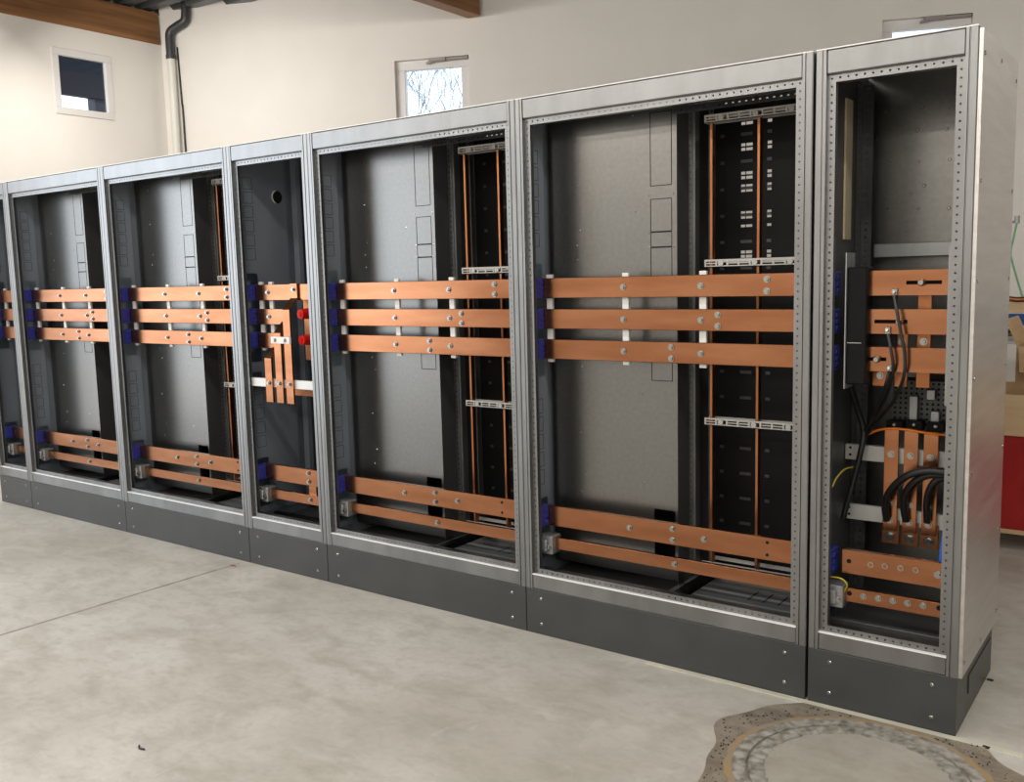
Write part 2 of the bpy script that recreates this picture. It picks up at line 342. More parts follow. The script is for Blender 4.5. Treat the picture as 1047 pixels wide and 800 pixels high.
# ------------------------------------------------------------------ floor details
sm_ = MB(); L0 = Vector((a.x, a.y, 0)); L1 = Vector((b_.x, b_.y, 0)); dirv = (L1-L0).normalized(); pr = Vector((-dirv.y, dirv.x, 0))
L0 = L1-dirv*6.0
sm_.prism([L0-pr*0.007-Vector((0, 0, 0.02)), L0+pr*0.007-Vector((0, 0, 0.02)), L1+pr*0.007-Vector((0, 0, 0.02)), L1-pr*0.007-Vector((0, 0, 0.02))], (0, 0, 0.0212))
struct(sm_.build('trim_1', 'seam'))
tag(MB().box(-1.1, 2.2, -0.028, -0.004, 0, 0.003).build('floor_strip', 'strip'), 'thin pale strip on the floor along the plinth of the end cabinet', 'strip')
MC = Vector((-0.185, -0.42, 0)); mh = empty('manhole_cover', MC); tag(mh, 'round concrete filled manhole cover set in a rough floor patch', 'manhole')
def ring(m_, r0, r1, z0, z1, n=72, j0=0, j1=0, jz=0):
    rr = [(r0+random.uniform(-j0, j0), r1+random.uniform(-j1, j1), random.uniform(-jz, jz)) for _ in range(n)]
    V = []
    for i in range(n):
        a_ = 2*math.pi*i/n; c_, s_ = math.cos(a_), math.sin(a_); q0, q1, dz = rr[i]
        V += [(q0*c_, q0*s_, z0), (q0*c_, q0*s_, z1+dz), (q1*c_, q1*s_, z1+dz), (q1*c_, q1*s_, z0)]
    F = []
    for i in range(n):
        k = (i+1) % n
        F += [(4*i+1, 4*i+2, 4*k+2, 4*k+1), (4*i+2, 4*i+3, 4*k+3, 4*k+2), (4*i, 4*i+1, 4*k+1, 4*k)]
    return m_.add(V, F)
# irregular patch clipped against the plinth front
def patch_r(a_): return 0.475+0.03*math.sin(3*a_+0.6)+0.018*math.sin(7*a_)+0.01*math.sin(13*a_+1)
V = []; n_ = 96
for i in range(n_):
    a_ = 2*math.pi*i/n_; c_, s_ = math.cos(a_), math.sin(a_); R_ = patch_r(a_)
    lim = (0.392/s_) if s_ > 0.01 else 9
    if MC.x+min(R_, lim)*c_ > 0.03: lim = 9
    R_ = max(0.385, min(R_, lim)); V += [(0.375*c_, 0.375*s_, 0.0), (0.375*c_, 0.375*s_, 0.002), (R_*c_, R_*s_, 0.0015), (R_*c_, R_*s_, 0)]
F = []
for i in range(n_):
    k = (i+1) % n_; F += [(4*i+1, 4*i+2, 4*k+2, 4*k+1), (4*i+2, 4*i+3, 4*k+3, 4*k+2)]
MB().add(V, F).build('rough_patch', 'patch', mh)
ring(MB(), 0.362, 0.385, 0, 0.003, 96, 0.002, 0.006).build('sand_ring', 'rust', mh)
ring(MB(), 0.322, 0.364, 0, 0.005, 110, 0.002, 0.002, 0.0015).build('outer_rim', 'rim', mh)
ring(MB(), 0.312, 0.324, 0, 0.0015, 72).build('rim_gap', 'patch', mh)
ring(MB(), 0.266, 0.314, 0, 0.004, 130, 0.004, 0.002, 0.002).build('inner_rim', 'rim', mh)
MB().cyl((0, 0, 0), (0, 0, 1), 0.27, 0.003, 64).build('lid', 'lid', mh)
gm = MB()
for k in range(420):
    a_ = random.uniform(0, 2*math.pi); r_ = random.uniform(0.39, patch_r(a_)-0.012); x_, y_ = r_*math.cos(a_), r_*math.sin(a_); s_ = random.uniform(0.0012, 0.0045)
    if MC.y+y_ > -0.035 and MC.x+x_ < 0.03: continue
    gm.cyl((x_, y_, 0.001), (0, 0, 1), s_, s_*0.9, 5, s_*0.5)
tag(gm.build('grit', 'debris', mh), kind='stuff')
d = atZ(145, 766, 0)
tag(MB().tube([(d.x-0.02, d.y+0.004, 0.004), (d.x-0.005, d.y-0.006, 0.004), (d.x+0.018, d.y-0.002, 0.004)], 0.003, 6).build('wire_offcut', 'debris'), 'short curved black wire offcut lying on the open floor', 'offcut')
d = atZ(243, 578, 0)
tag(MB().tube([(d.x-0.018, d.y-0.03, 0.003), (d.x, d.y-0.025, 0.005), (d.x+0.018, d.y-0.03, 0.003)], 0.003, 6).build('wire_offcut', 'redpaint'), 'small reddish wire offcut on the floor by the plinth', 'offcut')
for q, lb in (((1012, 696), 'small dark chip on the floor behind the end cabinet corner'), ((1008, 765), 'small dark chip on the floor in front of the end cabinet corner')):
    d = atZ(*q, 0); tag(MB().prism([(d.x-0.010, d.y-0.004, 0), (d.x+0.010, d.y-0.006, 0), (d.x+0.012, d.y+0.004, 0), (d.x-0.008, d.y+0.006, 0)], (0, 0, 0.005)).build('debris_chip', 'debris'), lb, 'debris')

# ------------------------------------------------------------------ the switchgear row
XJ = [0.0, -0.48369, -1.68298, -2.90318, -3.51223, -4.68930, -5.82948, -6.26470]
HP, TOP, DEP = 0.195, 2.195, 0.61
BARZ = ((1.408, 1.489), (1.283, 1.363), (1.159, 1.239)); NZ = (0.452, 0.537); PZ = (0.352, 0.402)
BY0, BY1 = 0.088, 0.108

proto = empty('proto'); 
bolt_m = MB().cyl((0, 0, 0), (0, -1, 0), 0.0125, 0.003, 14).cyl((0, -0.003, 0), (0, -1, 0), 0.0080, 0.008, 6).build('bolt', 'zinc')
screw_m = MB().cyl((0, 0, 0), (0, -1, 0), 0.0075, 0.003, 10, 0.005).build('screw', 'zinc')
for o in (bolt_m, screw_m): COL.objects.unlink(o)
bpy.data.objects.remove(proto)
def bolt(parent, x, y, z): return inst('bolt', bolt_m, parent, (x, y, z))

def frame(cab, W, l_in=0.0, r_in=0.0, right_skin=False):
    pw = 0.035
    x0, x1 = l_in, W-r_in
    prof = lambda s, xo: [(xo, 0.003, HP), (xo+s*0.003, 0.0, HP), (xo+s*0.021, 0.0, HP), (xo+s*0.0225, 0.003, HP), (xo+s*0.0245, 0.003, HP), (xo+s*0.026, -0.001, HP), (xo+s*pw, -0.001, HP), (xo+s*pw, 0.045, HP), (xo, 0.045, HP)]
    MB().prism(prof(1, x0), (0, 0, TOP-HP)).build('corner_post', 'galv', cab)
    MB().prism(prof(-1, x1), (0, 0, TOP-HP)).build('corner_post', 'galv', cab)
    for xa in (x0, x1-0.04): bx('corner_post', 'galv', cab, xa, xa+0.04, DEP-0.045, DEP, HP, TOP)
    a_, c_ = x0+pw, x1-pw
    bx('top_rail', 'galv', cab, a_, c_, 0.001, 0.05, 2.118, TOP, 0.004)
    bx('bottom_rail', 'galv', cab, a_, c_, 0.001, 0.05, HP, 0.256, 0.003)
    # recessed perforated flanges around the opening
    fy = 0.016; fw = 0.026
    n = int((2.118-0.256)/0.025); p = (2.118-0.256)/n
    for nm, xo, inner in (('perforated_flange', a_, a_+fw), ('perforated_flange', c_-fw, c_-fw)):
        m_ = MB().perf((xo+fw/2, fy, 0.256), (0, 0, 1), (1, 0, 0), n, fw/2, p, 0.0036)
        m_.add([(inner, fy, 0.256), (inner, fy+0.005, 0.256), (inner, fy+0.005, 2.118), (inner, fy, 2.118)], [(0, 1, 2, 3)])
        m_.build(nm, 'galv', cab)
    ln = c_-a_-2*fw; n2 = int(ln/0.025); p2 = ln/n2
    for z0, inner in ((2.118-0.024, 2.118-0.024), (0.256, 0.256+0.026)):
        m_ = MB().perf((a_+fw, fy, z0+0.0125), (1, 0, 0), (0, 0, 1), n2, 0.0125, p2, 0.0036)
        m_.add([(a_+fw, fy, inner), (c_-fw, fy, inner), (c_-fw, fy+0.03, inner), (a_+fw, fy+0.03, inner)], [(0, 1, 2, 3)])
        m_.build('perforated_flange', 'galv', cab)
    for xo in (a_-0.002, c_-fw-0.001): bx('post_return', 'dark', cab, xo, xo+fw+0.003, 0.034, 0.036, 0.25, 2.13)
    bx('roof_panel', 'edge_highlight', cab, x0+0.001, x1-0.001, -0.002, DEP, TOP, TOP+0.004, 0.001)  # roof sheet; its pale front lip is a painted top-edge highlight
    bx('sill_highlight', 'edge_highlight', cab, a_, c_, -0.002, 0.014, 0.2555, 0.2590)  # added strip, a painted highlight along the top of the bottom rail
    bx('side_panel', 'part', cab, x0+0.001, x0+0.003, 0.045, DEP-0.045, HP, TOP-0.004)
    if right_skin:
        sp = bx('side_panel', 'side', cab, x1, x1+0.012, 0.004, DEP+0.012, HP, TOP-0.006, 0.0008)
        for z in (0.24, 0.55, 0.85, 1.15, 1.45, 1.75, 2.12):
            for y in (0.03, DEP-0.02): inst('screw', screw_m, sp, (x1+0.012, y, z), (0, 0, math.pi/2))
        for z in (0.205, 2.12): inst('screw', screw_m, sp, (x1+0.012, 0.3, z+0.02), (0, 0, math.pi/2))
    # top depth rails
    # plinth with screws
    g = 0.001
    pl = bx('plinth', 'plinth', cab, x0+g, x1-g, 0.0, DEP, 0.0, HP, 0.0015)
    for xs_ in (x0+0.075, x1-0.075):
        for z in (0.045, 0.155): inst('screw', screw_m, pl, (xs_, 0, z))
    if right_skin: bx('cover_plate', 'plinth', pl, x1-0.001, x1+0.003, 0.18, 0.58, 0.075, 0.14, 0.001)

def knock_rect(parent, x0, x1, z0, z1, y, w=0.0028):
    MB().box(x0, x1, y-0.0006, y, z0-w/2, z0+w/2).box(x0, x1, y-0.0006, y, z1-w/2, z1+w/2).box(x0-w/2, x0+w/2, y-0.0006, y, z0, z1).box(x1-w/2, x1+w/2, y-0.0006, y, z0, z1).build('knockout', 'groove', parent)
def knock_side(parent, x, y0, y1, z0, z1, n):
    for k in range(n):
        a_ = z0+(z1-z0)*k/n; c_ = z0+(z1-z0)*(k+0.8)/n; w = 0.0018
        MB().box(x, x+0.0006, y0, y1, a_-w/2, a_+w/2).box(x, x+0.0006, y0, y1, c_-w/2, c_+w/2).box(x, x+0.0006, y0-w/2, y0+w/2, a_, c_).box(x, x+0.0006, y1-w/2, y1+w/2, a_, c_).build('knockout', 'groove', parent)

def holder(cab, x, n_z, hz=0.042):
    # slotted bracket plate on the left with blue insulators gripping the bars
    z0, z1 = BARZ[2][0]-0.075, BARZ[0][1]+0.06
    br = MB().box(x, x+0.003, 0.030, 0.135, z0, z1).box(x, x+0.020, 0.030, 0.033, z0, z1).build('bracket', 'steelblue', cab)
    for za, zb in BARZ:
        zc = (za+zb)/2
        ins = MB().box(x+0.003, x+0.036, 0.034, 0.120, zc-hz, zc+hz).build('insulator', 'blue', cab, 0.005, 2)
        for dz in (-0.022, 0.0, 0.022): bx('rib', 'blue', ins, x+0.036, x+0.041, 0.060, 0.086, zc+dz-0.006, zc+dz+0.006, 0.001)
    for z in (z0+0.02, z0+0.045, z1-0.045, z1-0.02): inst('screw', screw_m, br, (x+0.012, 0.030, z))
def n_holder(cab, x):
    zc = sum(NZ)/2
    ins = MB().box(x+0.003, x+0.040, 0.036, 0.125, zc-0.042, zc+0.042).build('insulator', 'blue', cab, 0.005, 2)
    for dz in (-0.022, 0.0, 0.022): bx('rib', 'blue', ins, x+0.040, x+0.045, 0.060, 0.086, zc+dz-0.006, zc+dz+0.006, 0.001)
    bx('bracket', 'steelblue', cab, x, x+0.003, 0.045, 0.14, 0.30, 0.56)
    zc = sum(PZ)/2
    cl = MB().box(x+0.003, x+0.075, 0.06, 0.13, zc-0.045, zc+0.035).box(x+0.02, x+0.055, 0.045, 0.06, zc-0.03, zc+0.02).build('clamp', 'clamp', cab, 0.004)
    bolt(cl, x+0.022, 0.058, zc+0.02); bolt(cl, x+0.06, 0.058, zc-0.012)

def bars(cab, x0, x1, pair, struts, nb=True):
    for k, (za, zb) in enumerate(BARZ):
        zc = (za+zb)/2
        b0 = bx('busbar', 'copper', cab, x0, x1, BY0, BY1, za, zb, 0.0015)
        for s in struts[1:]: bolt(b0, s+0.003, BY0, zc)
        if pair[k] is not None:
            bolt(b0, pair[k], BY0, zc+0.020); bolt(b0, pair[k], BY0, zc-0.022)
    for s in struts: bx('strut', 'white_strut', cab, s-0.014, s+0.014, BY1+0.002, BY1+0.016, BARZ[2][0]-0.016, BARZ[0][1]+0.014, 0.001)
def lower_bars(cab, x0, x1, nb_bolts, pe_bolts, holes=()):
    b0 = bx('neutral_bar', 'copper', cab, x0, x1, BY0, BY1, NZ[0], NZ[1], 0.0015)
    for x, dz in nb_bolts: bolt(b0, x, BY0, sum(NZ)/2+dz)
    for x, dz in holes: MB().cyl((x, BY0-0.0005, sum(NZ)/2+dz), (0, -1, 0), 0.006, 0.0006, 10).build('hole', 'groove', b0)
    b1 = bx('earth_bar', 'copper', cab, x0+0.02, x1, BY0, BY1, PZ[0], PZ[1], 0.0015)
    for x in pe_bolts: bolt(b1, x, BY0, sum(PZ)/2)

def support(cab, x0, x1, y, z, dep=0.05):
    # slotted plastic bar support
    m_ = MB(); h = 0.030; x = x0
    m_.box(x0, x1, y, y+dep, z-h/2, z-h/2+0.003)
    m_.box(x0, x1, y, y+0.004, z+h/2-0.007, z+h/2).box(x0, x1, y, y+0.004, z-h/2, z-h/2+0.007)
    k = 0
    while x < x1-0.01:
        m_.box(x, x+0.007, y, y+0.004, z-h/2+0.007, z+h/2-0.007)
        if k % 3 == 1: m_.cyl((x+0.022, y+0.002, z), (0, -1, 0), 0.011, 0.004, 10)
        if k % 3 != 1: m_.box(x+0.007, min(x+0.045, x1), y+0.001, y+0.004, z-0.002, z+0.002)
        x += 0.045; k += 1
    m_.box(x1-0.005, x1, y, y+0.004, z-h/2+0.007, z+h/2-0.007)
    m_.box(x0, x1, y+dep-0.01, y+dep, z+h/2-0.012, z+h/2)
    return m_.build('bar_support', 'support', cab)

def rivets(parent, pts, y, r=0.005):
    m_ = MB()
    for x, z in pts: m_.cyl((x, y, z), (0, -1, 0), r, 0.002, 8, r*0.6)
    return tag(m_.build('rivets', 'zinc', parent), kind='stuff')

def perf_post(cab, x0, y, z0, z1, w, mat='rail', face=(1, 0, 0)):
    n = int((z1-z0)/0.025); m_ = MB().perf((x0+face[0]*w/2, y+face[1]*w/2, z0), (0, 0, 1), face, n, w/2, (z1-z0)/n, 0.0045)
    return m_.build('perforated_post', mat, cab)

def wide_module(cab, W, detailed, tail):
    s = W/1.2
    PX1 = 0.61*min(1, W/1.2); PY = 0.20
    # left partition with knockouts, dark gap, then the main plate
    pt = bx('partition', 'part', cab, 0.018, 0.020, 0.048, 0.165, 0.262, 2.16)
    knock_side(pt, 0.020, 0.075, 0.125, 1.62, 2.02, 6); knock_side(pt, 0.020, 0.075, 0.125, 0.62, 1.0, 5)
    perf_post(cab, 0.0205, 0.047, 0.27, 2.15, 0.022, 'part', (0, 1, 0))
    bx('rear_panel', 'dark', cab, 0.004, PX1, DEP-0.004, DEP-0.001, HP, TOP-0.005)
    hx0, hx1 = PX1-0.105, PX1-0.012
    mp = plate('mounting_plate', 'panel', cab, [0.022, hx0, hx1, PX1], [0.27, 0.325, 0.555, 2.15], {(1, 1)}, PY, 0.002)
    for z0, z1 in ((1.834, 2.11), (1.659, 1.783), (1.600, 1.656), (1.42, 1.597), (1.076, 1.16)): knock_rect(mp, PX1-0.112, PX1-0.022, z0, z1, PY)
    rivets(mp, [(0.14, 2.13), (0.165, 2.06), (0.16, 1.86), (0.17, 1.68), (0.155, 1.62), (0.155, 1.56), (0.17, 1.12), (0.19, 1.06), (0.16, 0.84), (0.18, 0.66), (0.16, 0.585), (0.42, 2.11), (0.43, 1.74), (0.45, 1.02), (0.46, 0.66), (PX1-0.12, 1.80), (PX1-0.015, 1.80), (PX1-0.12, 1.655), (PX1-0.015, 1.655), (PX1-0.12, 1.60), (PX1-0.015, 1.60), (0.17, 0.31)], PY)
    # right side of the device compartment, going back
    sd = bx('divider', 'dark', cab, PX1-0.002, PX1, PY+0.002, DEP-0.005, HP+0.06, 2.16)
    perf_post(cab, PX1+0.001, 0.30, 0.27, 2.15, 0.03, 'rail', (0, 1, 0)); bx('divider_post', 'rail', cab, PX1, PX1+0.012, 0.335, 0.375, 0.27, 2.15)
    m_ = MB(); 
    bx('top_cross_rail', 'dark', cab, PX1, W-0.04, DEP-0.06, DEP-0.03, 2.13, 2.16)
    # rear plastic plate with contact windows
    XA, XB = PX1+0.002, W-0.012; RY = 0.50
    cols = [(0.742, 0.760), (0.763, 0.790), (0.850, 0.868)]
    rows = []
    for zc in (2.085, 1.985, 1.875, 1.825, 1.72, 1.565): rows += [(zc-0.0145, zc-0.003), (zc+0.003, zc+0.0145)]
    rows.append((1.672, 1.682)); rows.sort()
    xs_ = sorted({XA, XB} | {c*s for q in cols for c in q}); zs_ = sorted({0.27, 2.16} | {c for q in rows for c in q})
    holes = {(xs_.index(c[0]*s), zs_.index(r[0])) for c in cols for r in rows} if detailed else set()
    rp = plate('contact_plate', 'black', cab, xs_, zs_, holes, RY, 0.003)
    tm = MB()
    for zc in [2.035-0.105*k for k in range(17)]:
        for c0, c1 in ((0.742, 0.790), (0.850, 0.868), (0.655, 0.672)): tm.box(c0*s, c1*s, RY-0.002, RY, zc-0.006, zc+0.006)
    tag(tm.build('dim_slot_fills', 'dark', rp), kind='stuff')  # grey boxes, their tone painted in for dim light through the slots
    bx('side_liner', 'black', cab, W-0.012, W-0.010, 0.06, DEP-0.01, HP+0.06, 2.16)
    # vertical copper bars on slotted supports
    for x in (0.712, 0.900, 1.088): bx('riser_bar', 'copper_d', cab, x*s-0.0055, x*s+0.0055, 0.285, 0.312, 0.31, 2.08, 0.001)
    perf_post(cab, 0.672*s, 0.35, 0.27, 2.15, 0.022, 'dark')
    for z in (2.072, 1.530, 0.915): support(cab, 0.69*s, W-0.035, 0.272, z)
    sb = support(cab, 0.69*s, W-0.035, 0.25, 0.34, 0.09)
    # base plates
    bx('base_tray', 'dark', cab, 0.02, W-0.02, 0.05, DEP-0.05, HP+0.02, HP+0.024)
    bx('gland_plate', 'floorplate', cab, PX1+0.06, W-0.03, 0.06, 0.42, HP+0.030, HP+0.034)
    for k in range(5): bx('slot', 'groove', cab, PX1+0.27+k*0.06, PX1+0.275+k*0.06, 0.25, 0.36, HP+0.034, HP+0.0346)
    bx('base_rail', 'black', cab, PX1+0.02, PX1+0.05, 0.05, 0.44, HP+0.026, HP+0.06)
    bx('base_rail', 'clamp', cab, PX1-0.015, PX1+0.012, 0.05, 0.44, HP+0.026, HP+0.05)
    # top depth rail catching the light
    n = int(0.52/0.025); m_ = MB().perf((PX1+0.03, 0.10, 2.088), (1, 0, 0), (0, 0.35, 0.937), int((W-PX1-0.07)/0.025), 0.014, 0.025, 0.0045); m_.build('top_flange', 'galv', cab)
    bx('top_cross_rail', 'rail', cab, PX1+0.1, W-0.04, 0.2, 0.212, 2.115, 2.125)
    holder(cab, 0.022, 3); n_holder(cab, 0.022)
    bars(cab, 0.03, W-0.004, (1.012*s, 0.828*s, 0.640*s), (0.075, 0.432*s, 0.758*s))
    lower_bars(cab, 0.04, W-0.004, ((0.453*s, 0), (0.642*s, 0.022), (0.642*s, -0.022), (0.773*s, 0)), (0.65*s,), ((1.021*s, 0.024), (1.021*s, -0.022)))

LBL = {6: 'wide open grey switchgear cabinet beside the narrow end cabinet with cables',
       5: 'wide open grey switchgear cabinet just right of the cabinet with red insulators',
       3: 'wide open grey switchgear cabinet just left of the cabinet with red insulators',
       2: 'wide open grey switchgear cabinet, far left one of the four wide ones'}
GRP = 'open galvanised switchgear cabinets in a row'
for c, (i0, i1) in {6: (2, 1), 5: (3, 2), 3: (5, 4), 2: (6, 5)}.items():
    W = XJ[i1]-XJ[i0]; cab = empty('switchgear_cabinet', (XJ[i0], 0, 0)); tag(cab, LBL[c], 'cabinet', GRP)
    frame(cab, W, 0.0008, 0.004 if c == 6 else 0.0008)
    wide_module(cab, W, c == 6, c == 6)

# ---- narrow cabinet with red insulators and drop bars
W = XJ[3]-XJ[4]; cab = empty('switchgear_cabinet', (XJ[4], 0, 0)); tag(cab, 'narrow grey switchgear cabinet with red insulators and three stepped copper drop bars', 'cabinet', GRP)
frame(cab, W, 0.0008, 0.0008)
pt = bx('partition', 'part', cab, 0.018, 0.020, 0.048, 0.36, 0.262, 2.16)
knock_side(pt, 0.020, 0.075, 0.135, 1.62, 2.06, 6); knock_side(pt, 0.020, 0.075, 0.135, 0.62, 1.0, 5)
MB().cyl((0.0205, 0.30, 1.955), (1, 0, 0), 0.034, 0.001, 20).build('cable_hole', 'groove', pt)
ring_pts = [(0.0215, 0.30+0.034*math.cos(t_), 1.955+0.034*math.sin(t_)) for t_ in [math.pi*(0.6+0.8*k/10) for k in range(11)]]
MB().tube(ring_pts, 0.003, 6, 2).build('hole_edge', 'pvc', pt)
bx('rear_post', 'part', cab, 0.02, 0.06, 0.40, 0.43, 0.262, 2.16); perf_post(cab, 0.07, 0.44, 0.27, 2.15, 0.03, 'rail')
bx('rear_panel', 'dark', cab, 0.004, W-0.004, DEP-0.06, DEP-0.057, HP, TOP-0.005)
bx('side_liner', 'dark', cab, W-0.012, W-0.010, 0.06, DEP-0.06, HP+0.06, 2.16)
MB().perf((0.24, 0.056, 2.135), (1, 0, 0), (0, 0.6, 0.8), 12, 0.014, 0.025, 0.0045).build('top_flange', 'galv', cab)
bx('base_tray', 'dark', cab, 0.02, W-0.02, 0.05, DEP-0.07, HP+0.02, HP+0.024)
bx('base_rail', 'black', cab, 0.02, W-0.02, 0.16, 0.19, HP+0.026, HP+0.055)
holder(cab, 0.022, 3); n_holder(cab, 0.022)
ends = (W-0.04, 0.29, 0.215); st4 = (0.075, 0.155)
for k, (za, zb) in enumerate(BARZ):
    b0 = bx('busbar', 'copper', cab, 0.03, ends[k], BY0, BY1, za, zb, 0.0015)
    if k < 2: bolt(b0, 0.158, BY0, (za+zb)/2)
for s in st4: bx('strut', 'white_strut', cab, s-0.014, s+0.014, BY1+0.002, BY1+0.016, BARZ[2][0]-0.016, BARZ[0][1]+0.014, 0.001)
for k, (xa, xb, zt, zs0, zs1) in enumerate(((0.345, 0.398, 1.492, 1.418, 1.362), (0.268, 0.320, 1.345, 1.298, 1.244), (0.186, 0.238, 1.222, 1.166, 1.112))):
    ya, yb = 0.076, 0.020; th = 0.011
    prof = [(xa, ya, zt), (xa, ya, zs0), (xa, yb, zs1), (xa, yb, 0.885), (xa, yb+th, 0.885), (xa, yb+th, zs1+0.004), (xa, ya+th, zs0+0.004), (xa, ya+th, zt)]
    db = MB().prism(prof, (xb-xa, 0, 0)).build('drop_bar', 'copper', cab, 0.001)
    bolt(db, (xa+xb)/2, yb, 0.985)
    if k == 0: bolt(db, (xa+xb)/2, ya, 1.462)
rl = bx('support_rail', 'white_rail', cab, 0.05, W-0.04, 0.032, 0.052, 0.962, 1.006, 0.001)
bx('rail_bracket', 'steelblue', cab, 0.045, 0.06, 0.03, 0.10, 0.945, 1.03)
cl = bx('clamp_strip', 'white_strut', cab, 0.262, 0.402, 0.006, 0.020, 1.192, 1.226, 0.001)
bolt(cl, 0.292, 0.006, 1.209); bolt(cl, 0.368, 0.006, 1.209)
for z in (1.338, 1.206):
    ins = MB().cyl((0.415, 0.075, z), (0, 1, 0), 0.024, 0.05, 18, 0.028).build('standoff_insulator', 'red', cab, 0.006, 2)
    MB().cyl((0.415, 0.075, z), (0, -1, 0), 0.012, 0.006, 6).build('bolt', 'red', ins)
bx('riser_bar', 'copper_d', cab, 0.385, 0.445, 0.125, 0.14, 1.10, 1.43, 0.001)
bx('riser_bar', 'copper_d', cab, 0.20, 0.45, 0.14, 0.155, 0.91, 0.95, 0.001)
lower_bars(cab, 0.04, W-0.004, ((0.40, 0.022), (0.40, -0.022)), (0.405,))
bx('link_bar', 'copper', cab, 0.375, 0.43, BY1, BY1+0.01, PZ[0]-0.005, NZ[1]-0.01, 0.001)

# ---- leftmost sliver cabinet
W = XJ[6]-XJ[7]; cab = empty('switchgear_cabinet', (XJ[7], 0, 0)); tag(cab, 'narrow grey switchgear cabinet cut off by the left edge of the picture', 'cabinet', GRP)
frame(cab, W, 0.0008, 0.0008)
pt = bx('partition', 'part', cab, 0.018, 0.020, 0.048, 0.165, 0.262, 2.16); knock_side(pt, 0.020, 0.075, 0.125, 1.62, 2.02, 6)
bx('mounting_plate', 'panel', cab, 0.022, W-0.02, 0.20, 0.202, 0.27, 2.15)
bx('side_liner', 'dark', cab, W-0.012, W-0.010, 0.06, DEP-0.06, HP+0.06, 2.16)
bx('base_tray', 'dark', cab, 0.02, W-0.02, 0.05, DEP-0.07, HP+0.02, HP+0.024)
holder(cab, 0.022, 3); n_holder(cab, 0.022)
for k, (za, zb) in enumerate(BARZ): b0 = bx('busbar', 'copper_d', cab, 0.03, W-0.004, BY0, BY1, za, zb, 0.0015); bolt(b0, 0.33, BY0, (za+zb)/2)
for s in (0.075, 0.26): bx('strut', 'white_strut', cab, s-0.014, s+0.014, BY1+0.002, BY1+0.016, BARZ[2][0]-0.016, BARZ[0][1]+0.014, 0.001)
lower_bars(cab, 0.04, W-0.004, ((0.3, 0.0),), (0.3,))

# ---- end cabinet
W = XJ[0]-XJ[1]; X7 = XJ[1]; cab = empty('switchgear_cabinet', (X7, 0, 0)); tag(cab, 'narrow end switchgear cabinet at right with black cables and brushed side panel', 'cabinet', GRP)
frame(cab, W, 0.004, 0.0, True)
def lx(px, py, Y): p = atY(px, py, Y); return p.x-X7, p.z
pt = bx('partition', 'dark', cab, 0.018, 0.020, 0.048, 0.45, 0.262, 2.16)
bx('strip', 'cream', cab, 0.021, 0.028, 0.255, 0.325, 1.60, 2.08)
perf_post(cab, 0.022, 0.40, 0.27, 2.15, 0.045, 'rail', (0, 1, 0)); perf_post(cab, 0.022, 0.455, 0.27, 2.15, 0.04, 'dark')
rp = bx('rear_panel', 'panel', cab, 0.02, W-0.002, DEP-0.05, DEP-0.047, HP, TOP-0.005)
pts = []
for q in ((905, 114), (943, 110), (972, 110), (938, 133), (968, 132), (911, 165), (939, 165), (971, 163), (945, 190), (908, 213), (939, 213), (970, 213), (896, 142), (889, 96)): pts.append(lx(*q, DEP-0.05))
rivets(rp, pts, DEP-0.05, 0.006)
bx('cross_rail', 'rail', cab, 0.06, W-0.01, 0.50, 0.53, 1.535, 1.585, 0.002)
bx('inner_post', 'galv', cab, W-0.075, W-0.068, 0.052, 0.085, 1.06, 1.56)
# holder plate and black cover
holder(cab, 0.026, 3); n_holder(cab, 0.026)
bx('cover_edge', 'clamp', cab, 0.098, 0.101, 0.040, 0.13, 1.10, 1.55)
cb = MB().box(0.101, 0.165, 0.050, 0.125, 1.115, 1.502).build('cover_box', 'blackcover', cab, 0.004)
bx('cover_seam', 'clamp', cb, 0.104, 0.150, 0.0485, 0.0500, 1.252, 1.255)
for z in (1.29, 1.18): pass
for z0, z1 in ((1.365, 1.410), (1.240, 1.285)): bx('insulating_sheet', 'blackcover', cab, 0.10, 0.245, BY1+0.002, BY1+0.006, z0, z1)
BX0, BX1 = 0.150, 0.408
slots = ((0.278, 0.385, 0.326), (0.182, 0.285, 0.262), (0.152, 0.222, 0.194))
for k, (za, zb) in enumerate(BARZ):
    zc = (za+zb)/2; s0, s1, bxp = slots[k]
    b0 = plate('busbar', 'copper', cab, [BX0, s0, s1, BX1], [za, zc-0.006, zc+0.006, zb], {(1, 1)}, BY0-0.006, 0.014)
    bx('slot_back', 'groove', b0, s0-0.004, s1+0.004, BY0+0.009, BY0+0.011, zc-0.010, zc+0.010)
    sm = bolt(b0, bxp, BY0-0.006, zc)
    hb = MB().cyl((bxp, BY0-0.016, zc), (0, -1, 0), 0.012, 0.010, 12, 0.008).build('bolt', 'zinc', b0)
for px in ((893, 908), (915, 928), (937, 951)):
    xa, xb = lx(px[0], 395, 0.135)[0], lx(px[1], 395, 0.135)[0]
    rb = bx('riser_bar', 'copper_d', cab, xa, xb, 0.125, 0.137, 1.105, (1.23, 1.30, 1.48)[(px[0] > 900)+(px[0] > 930)], 0.001)
    bolt(rb, (xa+xb)/2, 0.125, 1.256) if px[0] > 900 else bolt(rb, (xa+xb)/2, 0.125, 1.14)
